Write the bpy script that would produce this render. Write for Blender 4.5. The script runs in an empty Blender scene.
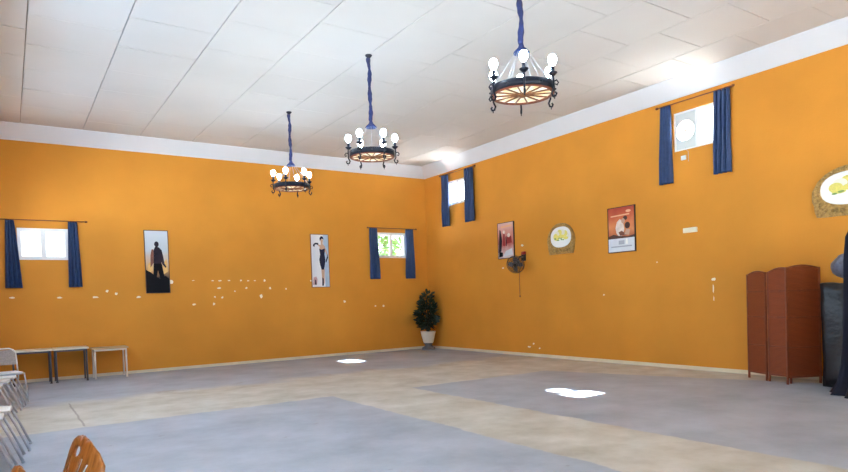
import bpy, bmesh, math, random
from mathutils import Vector, Matrix, noise
random.seed(7)
PI = math.pi
sc = bpy.context.scene
COL = sc.collection

# ------------------------------------------------------------------ materials
def s2l(c):
    return tuple(((v/255)/12.92 if v/255 <= .04045 else ((v/255+.055)/1.055)**2.4) for v in c)

def pset(b, k, v):
    if k in b.inputs: b.inputs[k].default_value = v

def mat(name, rgb, rough=.6, metal=0., var=.0, scale=8., bump=0., bscale=40., spec=.5, emit=0.):
    m = bpy.data.materials.new(name); m.use_nodes = True
    nt = m.node_tree; b = nt.nodes['Principled BSDF']
    c = s2l(rgb)
    pset(b, 'Base Color', (*c, 1)); pset(b, 'Roughness', rough); pset(b, 'Metallic', metal); pset(b, 'Specular IOR Level', spec)
    if emit:
        pset(b, 'Emission Color', (*c, 1)); pset(b, 'Emission Strength', emit)
    tc = nt.nodes.new('ShaderNodeTexCoord')
    if var:
        n = nt.nodes.new('ShaderNodeTexNoise'); n.inputs['Scale'].default_value = scale; n.inputs['Detail'].default_value = 5
        nt.links.new(tc.outputs['Object'], n.inputs['Vector'])
        r = nt.nodes.new('ShaderNodeValToRGB')
        r.color_ramp.elements[0].position = .3; r.color_ramp.elements[1].position = .7
        r.color_ramp.elements[0].color = (*[max(0, v*(1-var)) for v in c], 1)
        r.color_ramp.elements[1].color = (*[min(1, v*(1+var)) for v in c], 1)
        nt.links.new(n.outputs['Fac'], r.inputs['Fac']); nt.links.new(r.outputs['Color'], b.inputs['Base Color'])
    if bump:
        n2 = nt.nodes.new('ShaderNodeTexNoise'); n2.inputs['Scale'].default_value = bscale; n2.inputs['Detail'].default_value = 4
        nt.links.new(tc.outputs['Object'], n2.inputs['Vector'])
        bp = nt.nodes.new('ShaderNodeBump'); bp.inputs['Strength'].default_value = bump; bp.inputs['Distance'].default_value = .02
        nt.links.new(n2.outputs['Fac'], bp.inputs['Height']); nt.links.new(bp.outputs['Normal'], b.inputs['Normal'])
    return m

M = {}
M['orange'] = mat('orange_wall_paint', (209, 140, 50), .72, var=.07, scale=.9, bump=.12, bscale=30, spec=.25)
M['chip'] = mat('bare_plaster', (238, 226, 205), .8, var=.06, scale=30)
M['cornice'] = mat('white_cornice_paint', (214, 217, 224), .75, var=.02, scale=2)
M['tile'] = mat('ceiling_tile', (209, 207, 205), .85, var=.035, scale=.7, bump=.05, bscale=60)
M['gap'] = mat('ceiling_gap', (150, 144, 136), .9)
M['base'] = mat('cream_skirting', (214, 203, 176), .6, var=.08, scale=3)
M['alu'] = mat('white_window_frame', (232, 234, 236), .4, var=.02)
M['navy'] = mat('navy_curtain_cloth', (42, 64, 106), .7, var=.15, scale=14, bump=.1, bscale=90)
M['darknavy'] = mat('dark_navy_cloth', (10, 12, 32), .9, var=.2, scale=10, bump=.1, bscale=80)
M['rodwood'] = mat('brown_rod_wood', (112, 58, 26), .5, var=.2, scale=20)
M['iron'] = mat('blackened_iron', (26, 30, 44), .42, metal=.5, var=.2, scale=20)
M['blueband'] = mat('blue_fabric_sleeve', (24, 38, 88), .6, var=.35, scale=12)
M['spoke'] = mat('spoke_wood', (126, 76, 40), .5, var=.25, scale=25)
M['rimwood'] = mat('rim_wood', (128, 62, 34), .5, var=.2, scale=25)
M['rod'] = mat('pale_metal_rod', (190, 192, 200), .35, metal=.7)
M['chrome'] = mat('silver_tube', (190, 192, 198), .3, metal=.75, var=.05, scale=20)
M['palegrey'] = mat('pale_seat', (222, 220, 214), .5, var=.04)
M['greyback'] = mat('grey_back_panel', (150, 140, 134), .7, var=.15, scale=40)
M['steel'] = mat('dark_grey_steel', (96, 92, 98), .45, metal=.4)
M['whitemetal'] = mat('white_painted_metal', (226, 216, 204), .45)
M['tabletop'] = mat('pale_laminate', (226, 214, 192), .45, var=.04)
M['tan'] = mat('beige_laminate', (188, 158, 118), .5, var=.05)
M['blackplastic'] = mat('black_plastic', (18, 18, 20), .35, var=.2)
M['wrap'] = mat('black_plastic_wrap', (10, 10, 14), .34, var=.3, scale=6, bump=.5, bscale=14)
M['greywrap'] = mat('grey_plastic_sheet', (92, 98, 116), .3, var=.35, scale=14, bump=.6, bscale=20)
M['pot'] = mat('white_glazed_pot', (216, 208, 192), .4, var=.05)
M['stone'] = mat('grey_pedestal', (112, 104, 100), .7, var=.12, scale=18)
M['soil'] = mat('dark_soil', (40, 28, 20), .95)
M['leaf'] = mat('dark_green_leaf', (34, 44, 24), .5, var=.5, scale=5)
M['stem'] = mat('brown_stem', (74, 52, 34), .8, var=.2)
M['treeleaf'] = mat('light_green_leaf', (70, 104, 48), .6, var=.4, scale=2)
M['bark'] = mat('tree_bark', (98, 78, 60), .9, var=.2)
M['bronze'] = mat('carved_bronze', (172, 136, 76), .45, metal=.35, var=.35, scale=26, bump=.9, bscale=45)
M['white'] = mat('white_print', (240, 240, 238), .5)
M['yellow'] = mat('yellow_petal', (226, 214, 110), .6, var=.12, scale=40)
M['green'] = mat('green_print', (122, 160, 84), .6, var=.2, scale=40)
M['blackframe'] = mat('dark_frame_edge', (40, 22, 20), .4)
M['box'] = mat('cream_box_plastic', (238, 230, 202), .5)
M['extground'] = mat('pale_concrete_outside', (196, 190, 180), .9, var=.06)
M['extbounce'] = mat('white_bounce_coating', (240, 238, 232), .9, var=.03)
M['greyfan'] = mat('grey_fan_metal', (206, 212, 212), .4, metal=.2)
M['redp'] = mat('red_plastic', (150, 30, 34), .4)

def glass_mat():
    m = bpy.data.materials.new('window_glass'); m.use_nodes = True; nt = m.node_tree; nt.nodes.clear()
    o = nt.nodes.new('ShaderNodeOutputMaterial'); mx = nt.nodes.new('ShaderNodeMixShader')
    t = nt.nodes.new('ShaderNodeBsdfTransparent'); g = nt.nodes.new('ShaderNodeBsdfGlossy'); mx.inputs[0].default_value = .05
    t.inputs[0].default_value = (.95, .97, .97, 1); g.inputs['Roughness'].default_value = .02
    nt.links.new(t.outputs[0], mx.inputs[1]); nt.links.new(g.outputs[0], mx.inputs[2])
    nt.links.new(mx.outputs[0], o.inputs[0]); return m
M['glass'] = glass_mat()

def amber_mat():
    m = bpy.data.materials.new('amber_parchment'); m.use_nodes = True; nt = m.node_tree; nt.nodes.clear()
    o = nt.nodes.new('ShaderNodeOutputMaterial'); mx = nt.nodes.new('ShaderNodeMixShader'); mx.inputs[0].default_value = .62
    d = nt.nodes.new('ShaderNodeBsdfDiffuse'); t = nt.nodes.new('ShaderNodeBsdfTranslucent')
    n = nt.nodes.new('ShaderNodeTexNoise'); n.inputs['Scale'].default_value = 9
    tc = nt.nodes.new('ShaderNodeTexCoord'); r = nt.nodes.new('ShaderNodeValToRGB')
    r.color_ramp.elements[0].color = (*s2l((240, 196, 136)), 1); r.color_ramp.elements[1].color = (*s2l((255, 238, 212)), 1)
    r.color_ramp.elements[0].position = .35; r.color_ramp.elements[1].position = .65
    nt.links.new(tc.outputs['Object'], n.inputs['Vector']); nt.links.new(n.outputs['Fac'], r.inputs[0])
    nt.links.new(r.outputs[0], d.inputs[0]); nt.links.new(r.outputs[0], t.inputs[0])
    nt.links.new(d.outputs[0], mx.inputs[1]); nt.links.new(t.outputs[0], mx.inputs[2]); nt.links.new(mx.outputs[0], o.inputs[0]); return m
M['amber'] = amber_mat()

def bulb_mat():
    m = bpy.data.materials.new('lit_bulb'); m.use_nodes = True; nt = m.node_tree; nt.nodes.clear()
    o = nt.nodes.new('ShaderNodeOutputMaterial'); e = nt.nodes.new('ShaderNodeEmission')
    e.inputs[0].default_value = (.58, .79, 1, 1); e.inputs[1].default_value = 56
    nt.links.new(e.outputs[0], o.inputs[0]); return m
M['bulb'] = bulb_mat()

def grad_mat(name, stops, axis=2, lo=0., hi=1., nscale=6., namt=.25):
    """printed picture: colour bands along one local axis, broken up by noise"""
    m = bpy.data.materials.new(name); m.use_nodes = True; nt = m.node_tree; b = nt.nodes['Principled BSDF']; pset(b, 'Roughness', .45)
    tc = nt.nodes.new('ShaderNodeTexCoord'); sp = nt.nodes.new('ShaderNodeSeparateXYZ'); nt.links.new(tc.outputs['Object'], sp.inputs[0])
    mr = nt.nodes.new('ShaderNodeMapRange'); mr.inputs[1].default_value = lo; mr.inputs[2].default_value = hi
    nt.links.new(sp.outputs[axis], mr.inputs[0])
    n = nt.nodes.new('ShaderNodeTexNoise'); n.inputs['Scale'].default_value = nscale; n.inputs['Detail'].default_value = 3
    nt.links.new(tc.outputs['Object'], n.inputs['Vector'])
    a = nt.nodes.new('ShaderNodeMath'); a.operation = 'MULTIPLY_ADD'; a.inputs[1].default_value = namt
    nt.links.new(n.outputs['Fac'], a.inputs[0]); nt.links.new(mr.outputs[0], a.inputs[2])
    s = nt.nodes.new('ShaderNodeMath'); s.operation = 'SUBTRACT'; s.inputs[1].default_value = namt*.5
    nt.links.new(a.outputs[0], s.inputs[0])
    r = nt.nodes.new('ShaderNodeValToRGB'); e = r.color_ramp.elements
    while len(e) < len(stops): e.new(.5)
    for i, (p, c) in enumerate(stops):
        e[i].position = p; e[i].color = (*s2l(c), 1)
    nt.links.new(s.outputs[0], r.inputs[0]); nt.links.new(r.outputs[0], b.inputs['Base Color']); return m

def floor_mat():
    m = bpy.data.materials.new('patched_concrete_floor'); m.use_nodes = True; nt = m.node_tree; b = nt.nodes['Principled BSDF']
    N = nt.nodes.new; L = nt.links.new
    tc = N('ShaderNodeTexCoord'); sp = N('ShaderNodeSeparateXYZ'); L(tc.outputs['Object'], sp.inputs[0])
    def noise_(scale, detail=4, rough=.5):
        n = N('ShaderNodeTexNoise'); n.inputs['Scale'].default_value = scale; n.inputs['Detail'].default_value = detail; n.inputs['Roughness'].default_value = rough
        L(tc.outputs['Object'], n.inputs['Vector']); return n.outputs['Fac']
    def mth(op, a, c=None, clamp=False):
        k = N('ShaderNodeMath'); k.operation = op; k.use_clamp = clamp
        for i, v in enumerate((a, c)):
            if v is None: continue
            if isinstance(v, (int, float)): k.inputs[i].default_value = v
            else: L(v, k.inputs[i])
        return k.outputs[0]
    def step(v, lo, hi):
        k = N('ShaderNodeMapRange'); k.interpolation_type = 'SMOOTHSTEP'; k.inputs[1].default_value = lo; k.inputs[2].default_value = hi; L(v, k.inputs[0]); return k.outputs[0]
    wob = mth('MULTIPLY', mth('SUBTRACT', noise_(2.2, 6, .65), .5), .22)
    big = mth('MULTIPLY', mth('SUBTRACT', noise_(.8, 4, .6), .5), 1.6)
    X = mth('ADD', sp.outputs[0], wob); Y = mth('ADD', sp.outputs[1], wob)
    p1 = mth('MULTIPLY', step(mth('MULTIPLY', X, -1), 6.27, 6.31), step(mth('MULTIPLY', Y, -1), 6.45, 6.5))
    ed = mth('SUBTRACT', mth('ADD', mth('MULTIPLY', mth('SUBTRACT', mth('MULTIPLY', Y, -1), 6.62), .355), -1.85), X)
    p2 = mth('MULTIPLY', mth('MULTIPLY', step(X, -4.95, -4.9), step(mth('MULTIPLY', Y, -1), 6.6, 6.66)), step(ed, -.02, .06))
    p3 = mth('MULTIPLY', step(mth('ADD', Y, big), -4.25, -3.6), 1.0)
    grey = mth('MAXIMUM', mth('MAXIMUM', p1, p2), p3)
    gn = N('ShaderNodeValToRGB'); L(noise_(1.1, 8, .62), gn.inputs[0])
    gn.color_ramp.elements[0].position = .32; gn.color_ramp.elements[1].position = .7
    gn.color_ramp.elements[0].color = (*s2l((144, 152, 163)), 1); gn.color_ramp.elements[1].color = (*s2l((176, 184, 194)), 1)
    bn = N('ShaderNodeValToRGB'); L(noise_(1.7, 8, .6), bn.inputs[0])
    bn.color_ramp.elements[0].position = .3; bn.color_ramp.elements[1].position = .68
    bn.color_ramp.elements[0].color = (*s2l((168, 163, 146)), 1); bn.color_ramp.elements[1].color = (*s2l((206, 204, 195)), 1)
    mx = N('ShaderNodeMix'); mx.data_type = 'RGBA'; L(grey, mx.inputs[0]); L(bn.outputs[0], mx.inputs[6]); L(gn.outputs[0], mx.inputs[7])
    # worn brownish streaks along the old strip by the far wall
    st = mth('MULTIPLY', step(noise_(1.3, 6, .7), .52, .66), mth('MULTIPLY', step(Y, -4.5, -4.1), step(mth('MULTIPLY', Y, -1), 3.2, 3.6)))
    m2 = N('ShaderNodeMix'); m2.data_type = 'RGBA'; L(mth('MULTIPLY', st, .6), m2.inputs[0]); L(mx.outputs[2], m2.inputs[6]); m2.inputs[7].default_value = (*s2l((150, 132, 98)), 1)
    # slab joint crack
    cr = mth('MULTIPLY', step(mth('MULTIPLY', mth('ABSOLUTE', mth('ADD', mth('ADD', sp.outputs[0], mth('MULTIPLY', wob, .3)), 9.68)), -1), -.02, -.006), mth('MULTIPLY', step(Y, -6.5, -6.3), step(mth('MULTIPLY', Y, -1), 3.9, 4.1)))
    m3 = N('ShaderNodeMix'); m3.data_type = 'RGBA'; L(mth('MULTIPLY', cr, .6), m3.inputs[0]); L(m2.outputs[2], m3.inputs[6]); m3.inputs[7].default_value = (*s2l((110, 102, 92)), 1)
    # dark scuffs
    sk = mth('MULTIPLY', step(noise_(5.5, 5, .6), .66, .74), .35)
    m4 = N('ShaderNodeMix'); m4.data_type = 'RGBA'; L(sk, m4.inputs[0]); L(m3.outputs[2], m4.inputs[6]); m4.inputs[7].default_value = (*s2l((120, 116, 116)), 1)
    L(m4.outputs[2], b.inputs['Base Color'])
    rr = N('ShaderNodeMapRange'); rr.inputs[3].default_value = .38; rr.inputs[4].default_value = .62; L(noise_(1.5, 5), rr.inputs[0]); L(rr.outputs[0], b.inputs['Roughness'])
    bp = N('ShaderNodeBump'); bp.inputs['Strength'].default_value = .12; bp.inputs['Distance'].default_value = .02; L(noise_(14, 6, .6), bp.inputs['Height']); L(bp.outputs[0], b.inputs['Normal'])
    return m
M['floor'] = floor_mat()

def wicker_mat():
    m = bpy.data.materials.new('woven_wicker'); m.use_nodes = True; nt = m.node_tree; b = nt.nodes['Principled BSDF']; pset(b, 'Roughness', .55)
    N = nt.nodes.new; L = nt.links.new; tc = N('ShaderNodeTexCoord')
    w = N('ShaderNodeTexWave'); w.wave_type = 'BANDS'; w.bands_direction = 'Z'; w.inputs['Scale'].default_value = 18; w.inputs['Distortion'].default_value = 2.5; w.inputs['Detail'].default_value = 2
    L(tc.outputs['Object'], w.inputs['Vector'])
    r = N('ShaderNodeValToRGB'); r.color_ramp.elements[0].color = (*s2l((98, 38, 12)), 1); r.color_ramp.elements[1].color = (*s2l((160, 74, 26)), 1)
    L(w.outputs['Fac'], r.inputs[0]); L(r.outputs[0], b.inputs['Base Color'])
    bp = N('ShaderNodeBump'); bp.inputs['Strength'].default_value = .6; bp.inputs['Distance'].default_value = .01; L(w.outputs['Fac'], bp.inputs['Height']); L(bp.outputs[0], b.inputs['Normal'])
    return m
M['wicker'] = wicker_mat()
M['screenwood'] = mat('reddish_brown_wood', (124, 58, 30), .4, var=.2, scale=12)

def plywood_mat():
    m = mat('varnished_plywood', (150, 92, 40), .35); nt = m.node_tree; b = nt.nodes['Principled BSDF']
    N = nt.nodes.new; L = nt.links.new; tc = N('ShaderNodeTexCoord'); mp = N('ShaderNodeMapping'); mp.inputs['Scale'].default_value = (4, 30, 4)
    L(tc.outputs['Object'], mp.inputs[0]); n = N('ShaderNodeTexNoise'); n.inputs['Scale'].default_value = 3; n.inputs['Detail'].default_value = 6; L(mp.outputs[0], n.inputs['Vector'])
    r = N('ShaderNodeValToRGB'); r.color_ramp.elements[0].position = .3; r.color_ramp.elements[1].position = .7
    r.color_ramp.elements[0].color = (*s2l((128, 76, 32)), 1); r.color_ramp.elements[1].color = (*s2l((172, 112, 54)), 1)
    L(n.outputs['Fac'], r.inputs[0]); L(r.outputs[0], b.inputs['Base Color']); return m
M['ply'] = plywood_mat()

# ------------------------------------------------------------------ mesh builder
class MB:
    def __init__(s): s.bm = bmesh.new(); s.mi = 0
    def face(s, vs, smooth=False):
        try:
            f = s.bm.faces.new(vs); f.material_index = s.mi; f.smooth = smooth; return f
        except ValueError: return None
    def poly(s, pts, flip=False):
        vs = [s.bm.verts.new(p) for p in pts]
        return s.face(vs[::-1] if flip else vs)
    def box(s, a, b, mtx=None, bevel=0.):
        x0, y0, z0 = [min(a[i], b[i]) for i in range(3)]; x1, y1, z1 = [max(a[i], b[i]) for i in range(3)]
        ps = [(x, y, z) for x in (x0, x1) for y in (y0, y1) for z in (z0, z1)]
        if mtx: ps = [mtx @ Vector(p) for p in ps]
        v = [s.bm.verts.new(p) for p in ps]
        fs = [s.face([v[i] for i in q]) for q in ((0, 1, 3, 2), (4, 6, 7, 5), (0, 4, 5, 1), (2, 3, 7, 6), (0, 2, 6, 4), (1, 5, 7, 3))]
        if bevel:
            es = {e for f in fs for e in f.edges}
            bmesh.ops.bevel(s.bm, geom=list(es), offset=bevel, segments=2, profile=.5, affect='EDGES')
        return s
    def tube(s, pts, r, n=8, cap=True, closed=False):
        pts = [Vector(p) for p in pts]; k = len(pts); rs = r if isinstance(r, (list, tuple)) else [r]*k
        rings = []; up = None
        for i, p in enumerate(pts):
            if closed: t = pts[(i+1) % k]-pts[i-1]
            else: t = pts[min(i+1, k-1)]-pts[max(i-1, 0)]
            t.normalize()
            if up is None:
                up = Vector((0, 0, 1)) if abs(t.z) < .9 else Vector((1, 0, 0))
            a = t.cross(up)
            if a.length < 1e-5: a = t.cross(Vector((0, 1, 0)))
            a.normalize(); u = a.cross(t).normalized(); up = u
            rings.append([s.bm.verts.new(p+a*math.cos(q*2*PI/n)*rs[i]+u*math.sin(q*2*PI/n)*rs[i]) for q in range(n)])
        for i in range(k if closed else k-1):
            A, B = rings[i], rings[(i+1) % k]
            for q in range(n): s.face([A[q], A[(q+1) % n], B[(q+1) % n], B[q]], True)
        if cap and not closed:
            s.face(rings[0][::-1]); s.face(rings[-1])
        return s
    def lathe(s, prof, n=24, c=(0, 0, 0), fn=None, smooth=True, caps=True):
        rings = []
        for j, (r, z) in enumerate(prof):
            ring = []
            for q in range(n):
                a = 2*PI*q/n; rr = r*(fn(a, z) if fn else 1)
                ring.append(s.bm.verts.new((c[0]+rr*math.cos(a), c[1]+rr*math.sin(a), c[2]+z)))
            rings.append(ring)
        for i in range(len(rings)-1):
            A, B = rings[i], rings[i+1]
            for q in range(n): s.face([A[q], A[(q+1) % n], B[(q+1) % n], B[q]], smooth)
        if caps and prof[0] != prof[-1]:
            if prof[0][0] > 1e-4: s.face(rings[0][::-1])
            if prof[-1][0] > 1e-4: s.face(rings[-1])
        return s
    def prism(s, pts2, d0, d1, fr):
        """polygon pts2 in a plane, extruded; fr(u,v,d) -> xyz"""
        A = [s.bm.verts.new(fr(u, v, d0)) for u, v in pts2]; B = [s.bm.verts.new(fr(u, v, d1)) for u, v in pts2]
        s.face(A[::-1]); s.face(B)
        n = len(A)
        for i in range(n): s.face([A[i], A[(i+1) % n], B[(i+1) % n], B[i]])
        return s
    def ring(s, outer, inner, d0, d1, fr):
        """frame between two outlines with as many points"""
        n = len(outer)
        a = [s.bm.verts.new(fr(u, v, d0)) for u, v in outer]; b = [s.bm.verts.new(fr(u, v, d0)) for u, v in inner]
        c = [s.bm.verts.new(fr(u, v, d1)) for u, v in outer]; d = [s.bm.verts.new(fr(u, v, d1)) for u, v in inner]
        for i in range(n):
            j = (i+1) % n
            s.face([a[i], b[i], b[j], a[j]]); s.face([c[i], c[j], d[j], d[i]]); s.face([a[i], a[j], c[j], c[i]]); s.face([b[i], d[i], d[j], b[j]])
        return s
    def build(s, name, mats, parent=None, recalc=True):
        if recalc: bmesh.ops.recalc_face_normals(s.bm, faces=s.bm.faces)
        me = bpy.data.meshes.new(name); s.bm.to_mesh(me); s.bm.free()
        for m in (mats if isinstance(mats, (list, tuple)) else [mats]): me.materials.append(M[m] if isinstance(m, str) else m)
        o = bpy.data.objects.new(name, me); COL.objects.link(o)
        if parent: o.parent = parent
        return o

def tag(o, label, cat, group=None):
    o['label'] = label; o['category'] = cat
    if group: o['group'] = group
    return o
def thing(name, label, cat, loc=(0, 0, 0), rz=0., group=None):
    o = bpy.data.objects.new(name, None); COL.objects.link(o); o.empty_display_size = .1
    o.location = loc; o.rotation_euler = (0, 0, rz); return tag(o, label, cat, group)
def struct(o): o['kind'] = 'structure'; return o
def copy_tree(o, parent=None):
    c = o.copy(); COL.objects.link(c)
    if parent: c.parent = parent
    for ch in list(o.children): copy_tree(ch, c)
    return c
def copy_thing(o, loc, rz, label):
    c = copy_tree(o); c.location = loc; c.rotation_euler = (0, 0, rz); c['label'] = label; return c

# ------------------------------------------------------------------ the room
# room corner (north wall / east wall) at the origin, room at x<0, y<0
XW, YS, ZT, ZC = -11.0, -18.6, 5.0, 5.29
INS = .30

def wall(name, axis, inner, outer, u0, u1, z0, z1, holes, matn):
    us = sorted({u0, u1, *[h[0] for h in holes], *[h[1] for h in holes]}); zs = sorted({z0, z1, *[h[2] for h in holes], *[h[3] for h in holes]})
    b = MB()
    def P(u, z, d): return (u, d, z) if axis == 'y' else (d, u, z)
    def hole(i, j):
        if i < 0 or j < 0 or i >= len(us)-1 or j >= len(zs)-1: return None
        cu, cz = (us[i]+us[i+1])/2, (zs[j]+zs[j+1])/2
        return any(h[0] < cu < h[1] and h[2] < cz < h[3] for h in holes)
    for i in range(len(us)-1):
        for j in range(len(zs)-1):
            if hole(i, j): continue
            a, c, d, e = us[i], us[i+1], zs[j], zs[j+1]
            b.poly([P(a, d, inner), P(c, d, inner), P(c, e, inner), P(a, e, inner)])
            b.poly([P(a, d, outer), P(a, e, outer), P(c, e, outer), P(c, d, outer)])
            for di, dj, q in ((-1, 0, ((a, d), (a, e))), (1, 0, ((c, d), (c, e))), (0, -1, ((a, d), (c, d))), (0, 1, ((a, e), (c, e)))):
                if hole(i+di, j+dj) is not False:
                    b.poly([P(*q[0], inner), P(*q[1], inner), P(*q[1], outer), P(*q[0], outer)])
    bmesh.ops.remove_doubles(b.bm, verts=b.bm.verts, dist=1e-5)
    bmesh.ops.recalc_face_normals(b.bm, faces=b.bm.faces)
    return b

def chips(b, axis, lst, seed):
    rnd = random.Random(seed); b.mi = 1
    for u, z, a, c in lst:
        n = 11; pts = []
        for k in range(n):
            t = 2*PI*k/n; q = rnd.uniform(.65, 1.2)
            pts.append((u+a*q*math.cos(t), z+c*q*math.sin(t)))
        fr = (lambda p, q, d: (p, -d, q)) if axis == 'y' else (lambda p, q, d: (-d, p, q))
        A = [b.bm.verts.new(fr(p, q, .0015)) for p, q in pts]; b.face(A)
    b.mi = 0

W1 = (-10.20, -9.28, 2.55, 3.21); W2 = (-1.72, -.74, 2.66, 3.38)
W3 = (-1.97, -1.12, 4.05, 4.72); W4 = (-9.16, -8.27, 4.03, 4.74)
nb = wall('wall_north', 'y', 0, .16, XW-.16, .1, -.1, 5.5, [W1, W2], 'orange')
chips(nb, 'y', [(-8.82, 1.74, .07, .022), (-8.58, 1.87, .03, .03), (-8.4, 1.81, .03, .03), (-7.95, 1.72, .055, .022), (-7.23, 2.06, .045, .045), (-6.74, 1.51, .047, .022), (-6.28, 1.51, .028, .034),
    (-6.28, 2.07, .034, .013), (-6.11, 2.07, .047, .016), (-5.89, 2.07, .035, .014), (-5.6, 2.07, .025, .025), (-5.42, 2.06, .035, .014), (-5.25, 2.06, .03, .014), (-5.0, 2.06, .03, .036),
    (-6.14, 1.89, .045, .026), (-6.07, 1.66, .028, .028), (-6.25, 1.68, .022, .022), (-5.47, 1.88, .028, .023), (-4.86, 1.87, .03, .03), (-5.1, 1.67, .042, .052), (-4.44, 1.84, .022, .022),
    (-2.78, 1.46, .04, .036), (-1.82, 1.31, .028, .026), (-1.56, 1.3, .042, .032), (-3.74, 2.04, .024, .024), (-10.34, 1.77, .05, .02), (-9.5, 1.75, .052, .018), (-6.74, 2.08, .034, .011), (-5.76, 1.81, .018, .018)], 3)
struct(nb.build('wall_north', ['orange', 'chip'], recalc=False))
eb = wall('wall_east', 'x', 0, .1, YS-.16, .16, -.1, 5.5, [W3, W4], 'orange')
chips(eb, 'x', [(-4.1, 2.68, .05, .03), (-8.99, 1.64, .042, .032), (-8.99, 1.47, .012, .09), (-3.38, 2.17, .035, .02), (-8.995, 1.30, .009, .05), (-7.85, 2.02, .02, .012), (-6.55, 1.42, .03, .016),
    (-4.25, .22, .05, .02), (-4.4, .3, .03, .03), (-4.6, .2, .04, .02)], 4)
struct(eb.build('wall_east', ['orange', 'chip'], recalc=False))
WW = [(-4.2, -1.8, 2.5, 3.5), (-7.8, -5.4, 2.5, 3.5), (-11.4, -9.0, 2.5, 3.5), (-16., -13.4, 0, 2.6)]
struct(wall('wall_west', 'x', XW, XW-.16, YS-.16, .16, -.1, 5.5, WW, 'orange').build('wall_west', 'orange', recalc=False))
SW = [(-9.6, -6.8, 0, 2.6), (-4.6, -1.8, 0, 2.6)]
struct(wall('wall_south', 'y', YS, YS-.16, XW-.16, .1, -.1, 5.5, SW, 'orange').build('wall_south', 'orange', recalc=False))
b = MB(); b.box((XW-.2, YS-.2, -.25), (.2, .2, 0)); struct(b.build('floor', 'floor'))

# ceiling: backing slab with laid tiles, joints staggered from column to column
b = MB(); b.mi = 1; b.box((XW-.2, YS-.2, ZC+.035), (.2, .2, ZC+.3)); b.mi = 0
rnd = random.Random(5); TW, TL, G = 1.115, 1.065, .006
for c in range(11):
    xr = -.02-TW*c; xl = xr-TW; off = (0 if c % 2 == 0 else TL/2)
    for k in range(-1, 19):
        y1 = .02-off-TL*k+TL*.5; y0 = y1-TL
        y1, y0 = min(y1, .05), max(y0, YS-.05)
        if y1-y0 < .1: continue
        xa, xb = max(xl, XW-.1), min(xr, .1)
        if xb-xa < .1: continue
        g = G*rnd.choice((.35, .6, 1, 1.4)); gx = G*rnd.uniform(.8, 1.5)
        z = [ZC+rnd.uniform(-.003, .004) for _ in range(4)]
        P4 = [(xa+gx, y0+g), (xb-gx, y0+g), (xb-gx, y1-g), (xa+gx, y1-g)]
        lo = [b.bm.verts.new((*p, zz)) for p, zz in zip(P4, z)]; hi = [b.bm.verts.new((*p, ZC+.036)) for p in P4]
        b.face(lo[::-1])
        for i in range(4): b.face([lo[i], lo[(i+1) % 4], hi[(i+1) % 4], hi[i]])
struct(b.build('ceiling', ['tile', 'gap']))

def cove(name, axis, sign, inner, u0, u1):
    b = MB()
    # sloping white band from the wall top out to the ceiling
    pr = [(0, ZT), (.02, ZT-.0), (.03, ZT+.02), (INS, ZC-.012), (INS, ZC+.02), (0, ZC+.02)]
    def P(u, d, z): return (u, inner+sign*d, z) if axis == 'y' else (inner+sign*d, u, z)
    A = [b.bm.verts.new(P(u0, d, z)) for d, z in pr]; B = [b.bm.verts.new(P(u1, d, z)) for d, z in pr]
    b.face(A); b.face(B[::-1])
    for i in range(len(pr)): b.face([A[i], A[(i+1) % len(pr)], B[(i+1) % len(pr)], B[i]])
    return struct(b.build(name, 'cornice'))
cove('trim_1', 'y', -1, 0, XW, 0); cove('trim_2', 'x', -1, 0, YS, 0)
cove('trim_3', 'x', 1, XW, YS, 0); cove('trim_4', 'y', 1, YS, XW, 0)
b = MB(); b.box((XW, 0, 0), (0, -.018, .065)); struct(b.build('baseboard_north', 'base'))
b = MB(); b.box((0, -.018, 0), (-.018, YS, .065)); struct(b.build('baseboard_east', 'base'))
b = MB(); b.box((XW, -.018, 0), (XW+.018, -13.4, .065)); struct(b.build('baseboard_west', 'base'))

def window(n, axis, h, d0, d1, fanside=None, f=.05):
    """white sliding window: frame + two panes with a mullion (d0 inner, d1 outer)"""
    u0, u1, z0, z1 = h
    def fr(u, v, d): return (u, d, v) if axis == 'y' else (d, u, v)
    b = MB(); b.ring([(u0, z0), (u1, z0), (u1, z1), (u0, z1)], [(u0+f, z0+f), (u1-f, z0+f), (u1-f, z1-f), (u0+f, z1-f)], d0, d1, fr)
    um = (u0+u1)/2
    root = struct(b.build('window_%d' % n, 'alu'))
    m = MB(); m.prism([(um-.022, z0+f), (um+.022, z0+f), (um+.022, z1-f), (um-.022, z1-f)], d0+(d1-d0)*.1, d0+(d1-d0)*.8, fr); m.build('mullion', 'alu', root)
    dm = (d0+d1)/2
    for a, c, side in ((u0+f, um-.022, 'lo'), (um+.022, u1-f, 'hi')):
        if side == fanside: continue
        s = MB(); s.ring([(a, z0+f), (c, z0+f), (c, z1-f), (a, z1-f)], [(a+.025, z0+f+.025), (c-.025, z0+f+.025), (c-.025, z1-f-.025), (a+.025, z1-f-.025)], dm-.012, dm+.012, fr)
        sa = s.build('sash', 'alu', root)
        g = MB(); g.prism([(a+.02, z0+f+.02), (c-.02, z0+f+.02), (c-.02, z1-f-.02), (a+.02, z1-f-.02)], dm-.002, dm+.002, fr); g.build('pane', 'glass', sa)
    return root
window(1, 'y', W1, .01, .07); window(2, 'y', W2, .01, .07)
window(3, 'x', W3, .02, .075); window(4, 'x', W4, .02, .075, 'hi', .03)
window(5, 'x', WW[0], XW-.03, XW-.09); window(6, 'x', WW[1], XW-.03, XW-.09); window(7, 'x', WW[2], XW-.03, XW-.09)
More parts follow.
